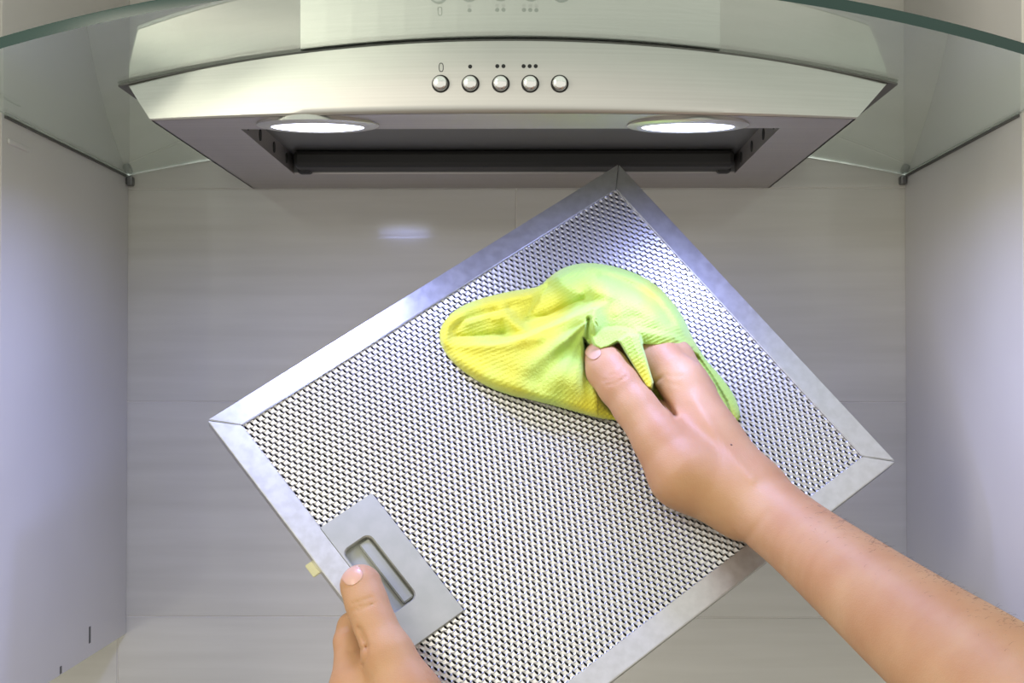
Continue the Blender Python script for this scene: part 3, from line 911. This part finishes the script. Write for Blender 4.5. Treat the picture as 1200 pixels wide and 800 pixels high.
# diamond shaped hollow above the fold
H -= crease([(618, 374), (642, 369), (664, 358), (684, 350)], 18, 9)
H -= crease([(642, 334), (630, 352), (622, 366)], 9, 6)
H += bump([(654, 322), (660, 334), (676, 345)], 7, 9)
H -= crease([(648, 322), (656, 318), (664, 315)], 4, 3)
# left lobe: rolled rim, hollow and pale ridge
H += bump([(520, 396), (526, 378), (548, 363), (588, 352), (622, 346)], 7, 7)
H -= crease([(536, 394), (560, 393), (590, 390)], 14, 8)
H -= crease([(530, 386), (544, 374), (572, 366), (596, 360)], 6, 3.5)
H += bump([(548, 377), (572, 370), (584, 372)], 6, 6)
H += bump([(590, 364), (600, 378), (612, 388)], 11, 8)
H += bump([(522, 403), (550, 405), (595, 403), (630, 395)], 6, 7)
# soft long wrinkles
H += bump([(536, 420), (570, 440), (620, 456)], 5, 9)
H -= bump([(706, 322), (740, 334), (768, 352), (786, 376)], 8, 6)
H += bump([(716, 316), (752, 330), (780, 352)], 3, 5)
H += bump([(700, 340), (740, 352), (766, 372)], 5, 9)
# everything below the hem runs under the hand
under = region([(684, 396), (692, 408), (704, 411), (714, 408), (725, 402), (745, 396), (752, 404), (778, 407), (800, 408), (818, 416), (835, 440), (852, 470), (858, 488), (864, 530), (740, 540), (728, 493), (712, 474), (700, 456), (690, 430)], 2.2)
H = H * (1 - under) + (9 + 0 * H) * under
# hem lip: hangs over the thumb tip
lip = region([(690, 380), (706, 385), (726, 384), (748, 388), (750, 398), (738, 398), (724, 401), (714, 407), (704, 410), (696, 405), (691, 392)], 2.5)
H = H * (1 - lip) + np.maximum(H, 70 + 0 * H) * lip
hem2 = region([(745, 385), (790, 392), (812, 405), (806, 411), (780, 408), (752, 405)], 4)
H += hem2 * 5
# narrow flap hanging between thumb and hand
flap = region([(724, 399), (736, 391), (750, 393), (758, 420), (766, 448), (764, 456), (757, 454), (742, 430)], 2.0)
H = H * (1 - flap) + (86 - 8 * ss(PY, 400, 452) - 5 * np.abs(PX - (740 + (PY - 395) * .4)) / 10) * flap
# crease left of the lip and the lower layer beside the thumb
H -= bump([(690, 374), (689, 384), (688, 396)], 13, 2.6)
H -= bump([(686, 404), (690, 430), (702, 458), (720, 482), (728, 490)], 10, 4)
lower = region([(689, 424), (700, 452), (716, 474), (732, 492), (724, 494), (706, 478), (694, 455), (687, 436)], 2)
H = np.minimum(H, 60 - 0 * H + 0) if False else H
# woven ribs
rng = np.random.RandomState(3)
warp = 6 * np.sin(PX / 37) + 5 * np.sin(PY / 29)
rib = np.sin((PY * .8 + PX * .45 + warp) * 2 * math.pi / 3.9)
mod_ = .5 + .5 * np.sin(PX / 41 + 1.3) * np.cos(PY / 33)
H += .50 * rib * mod_ + rng.randn(*H.shape) * .28
edge = np.sqrt(np.clip(1 - (1 - np.clip(dd / 11, 0, 1)) ** 2, 0, 1))
H = H * edge
zf = fdepth(PX, PY)
Z = zf - np.maximum(H, 0) * zf / F - .0008
keep = dd > -.2
idx = -np.ones(PX.shape, int); idx[keep] = np.arange(keep.sum())
Vt = np.stack([(PX - 600) / F * Z, -(PY - 400) / F * Z, Z], -1)[keep]
Zb = (zf - .0004)
Vb = np.stack([(PX - 600) / F * Zb, -(PY - 400) / F * Zb, Zb], -1)[keep]
q = np.stack([idx[:-1, :-1], idx[1:, :-1], idx[1:, 1:], idx[:-1, 1:]], -1).reshape(-1, 4)
q = q[(q >= 0).all(1)]
nV = len(Vt)
# rim
from collections import Counter
ed = Counter()
for a, b in ((0, 1), (1, 2), (2, 3), (3, 0)):
    for e in map(tuple, q[:, [a, b]]): ed[e] += 1
rim = [(a, b) for (a, b) in ed if (b, a) not in ed]
faces = q.tolist() + (q[:, ::-1] + nV).tolist() + [(b, a, a + nV, b + nV) for a, b in rim]
me = bpy.data.meshes.new('cloth')
me.from_pydata(cam_mesh(np.concatenate([Vt, Vb])).tolist(), [], faces); me.update()
bm = bmesh.new(); bm.from_mesh(me); bmesh.ops.recalc_face_normals(bm, faces=bm.faces)
lv = [v for v in bm.verts if not v.link_faces]; bmesh.ops.delete(bm, geom=lv, context='VERTS')
bmesh.ops.smooth_vert(bm, verts=bm.verts, factor=.35, use_axis_x=True, use_axis_y=True, use_axis_z=True)
bm.to_mesh(me); bm.free()
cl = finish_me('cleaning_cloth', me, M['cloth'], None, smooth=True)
cl['label'] = 'crumpled lime yellow microfibre cloth pressed on the mesh filter'; cl['category'] = 'cloth'
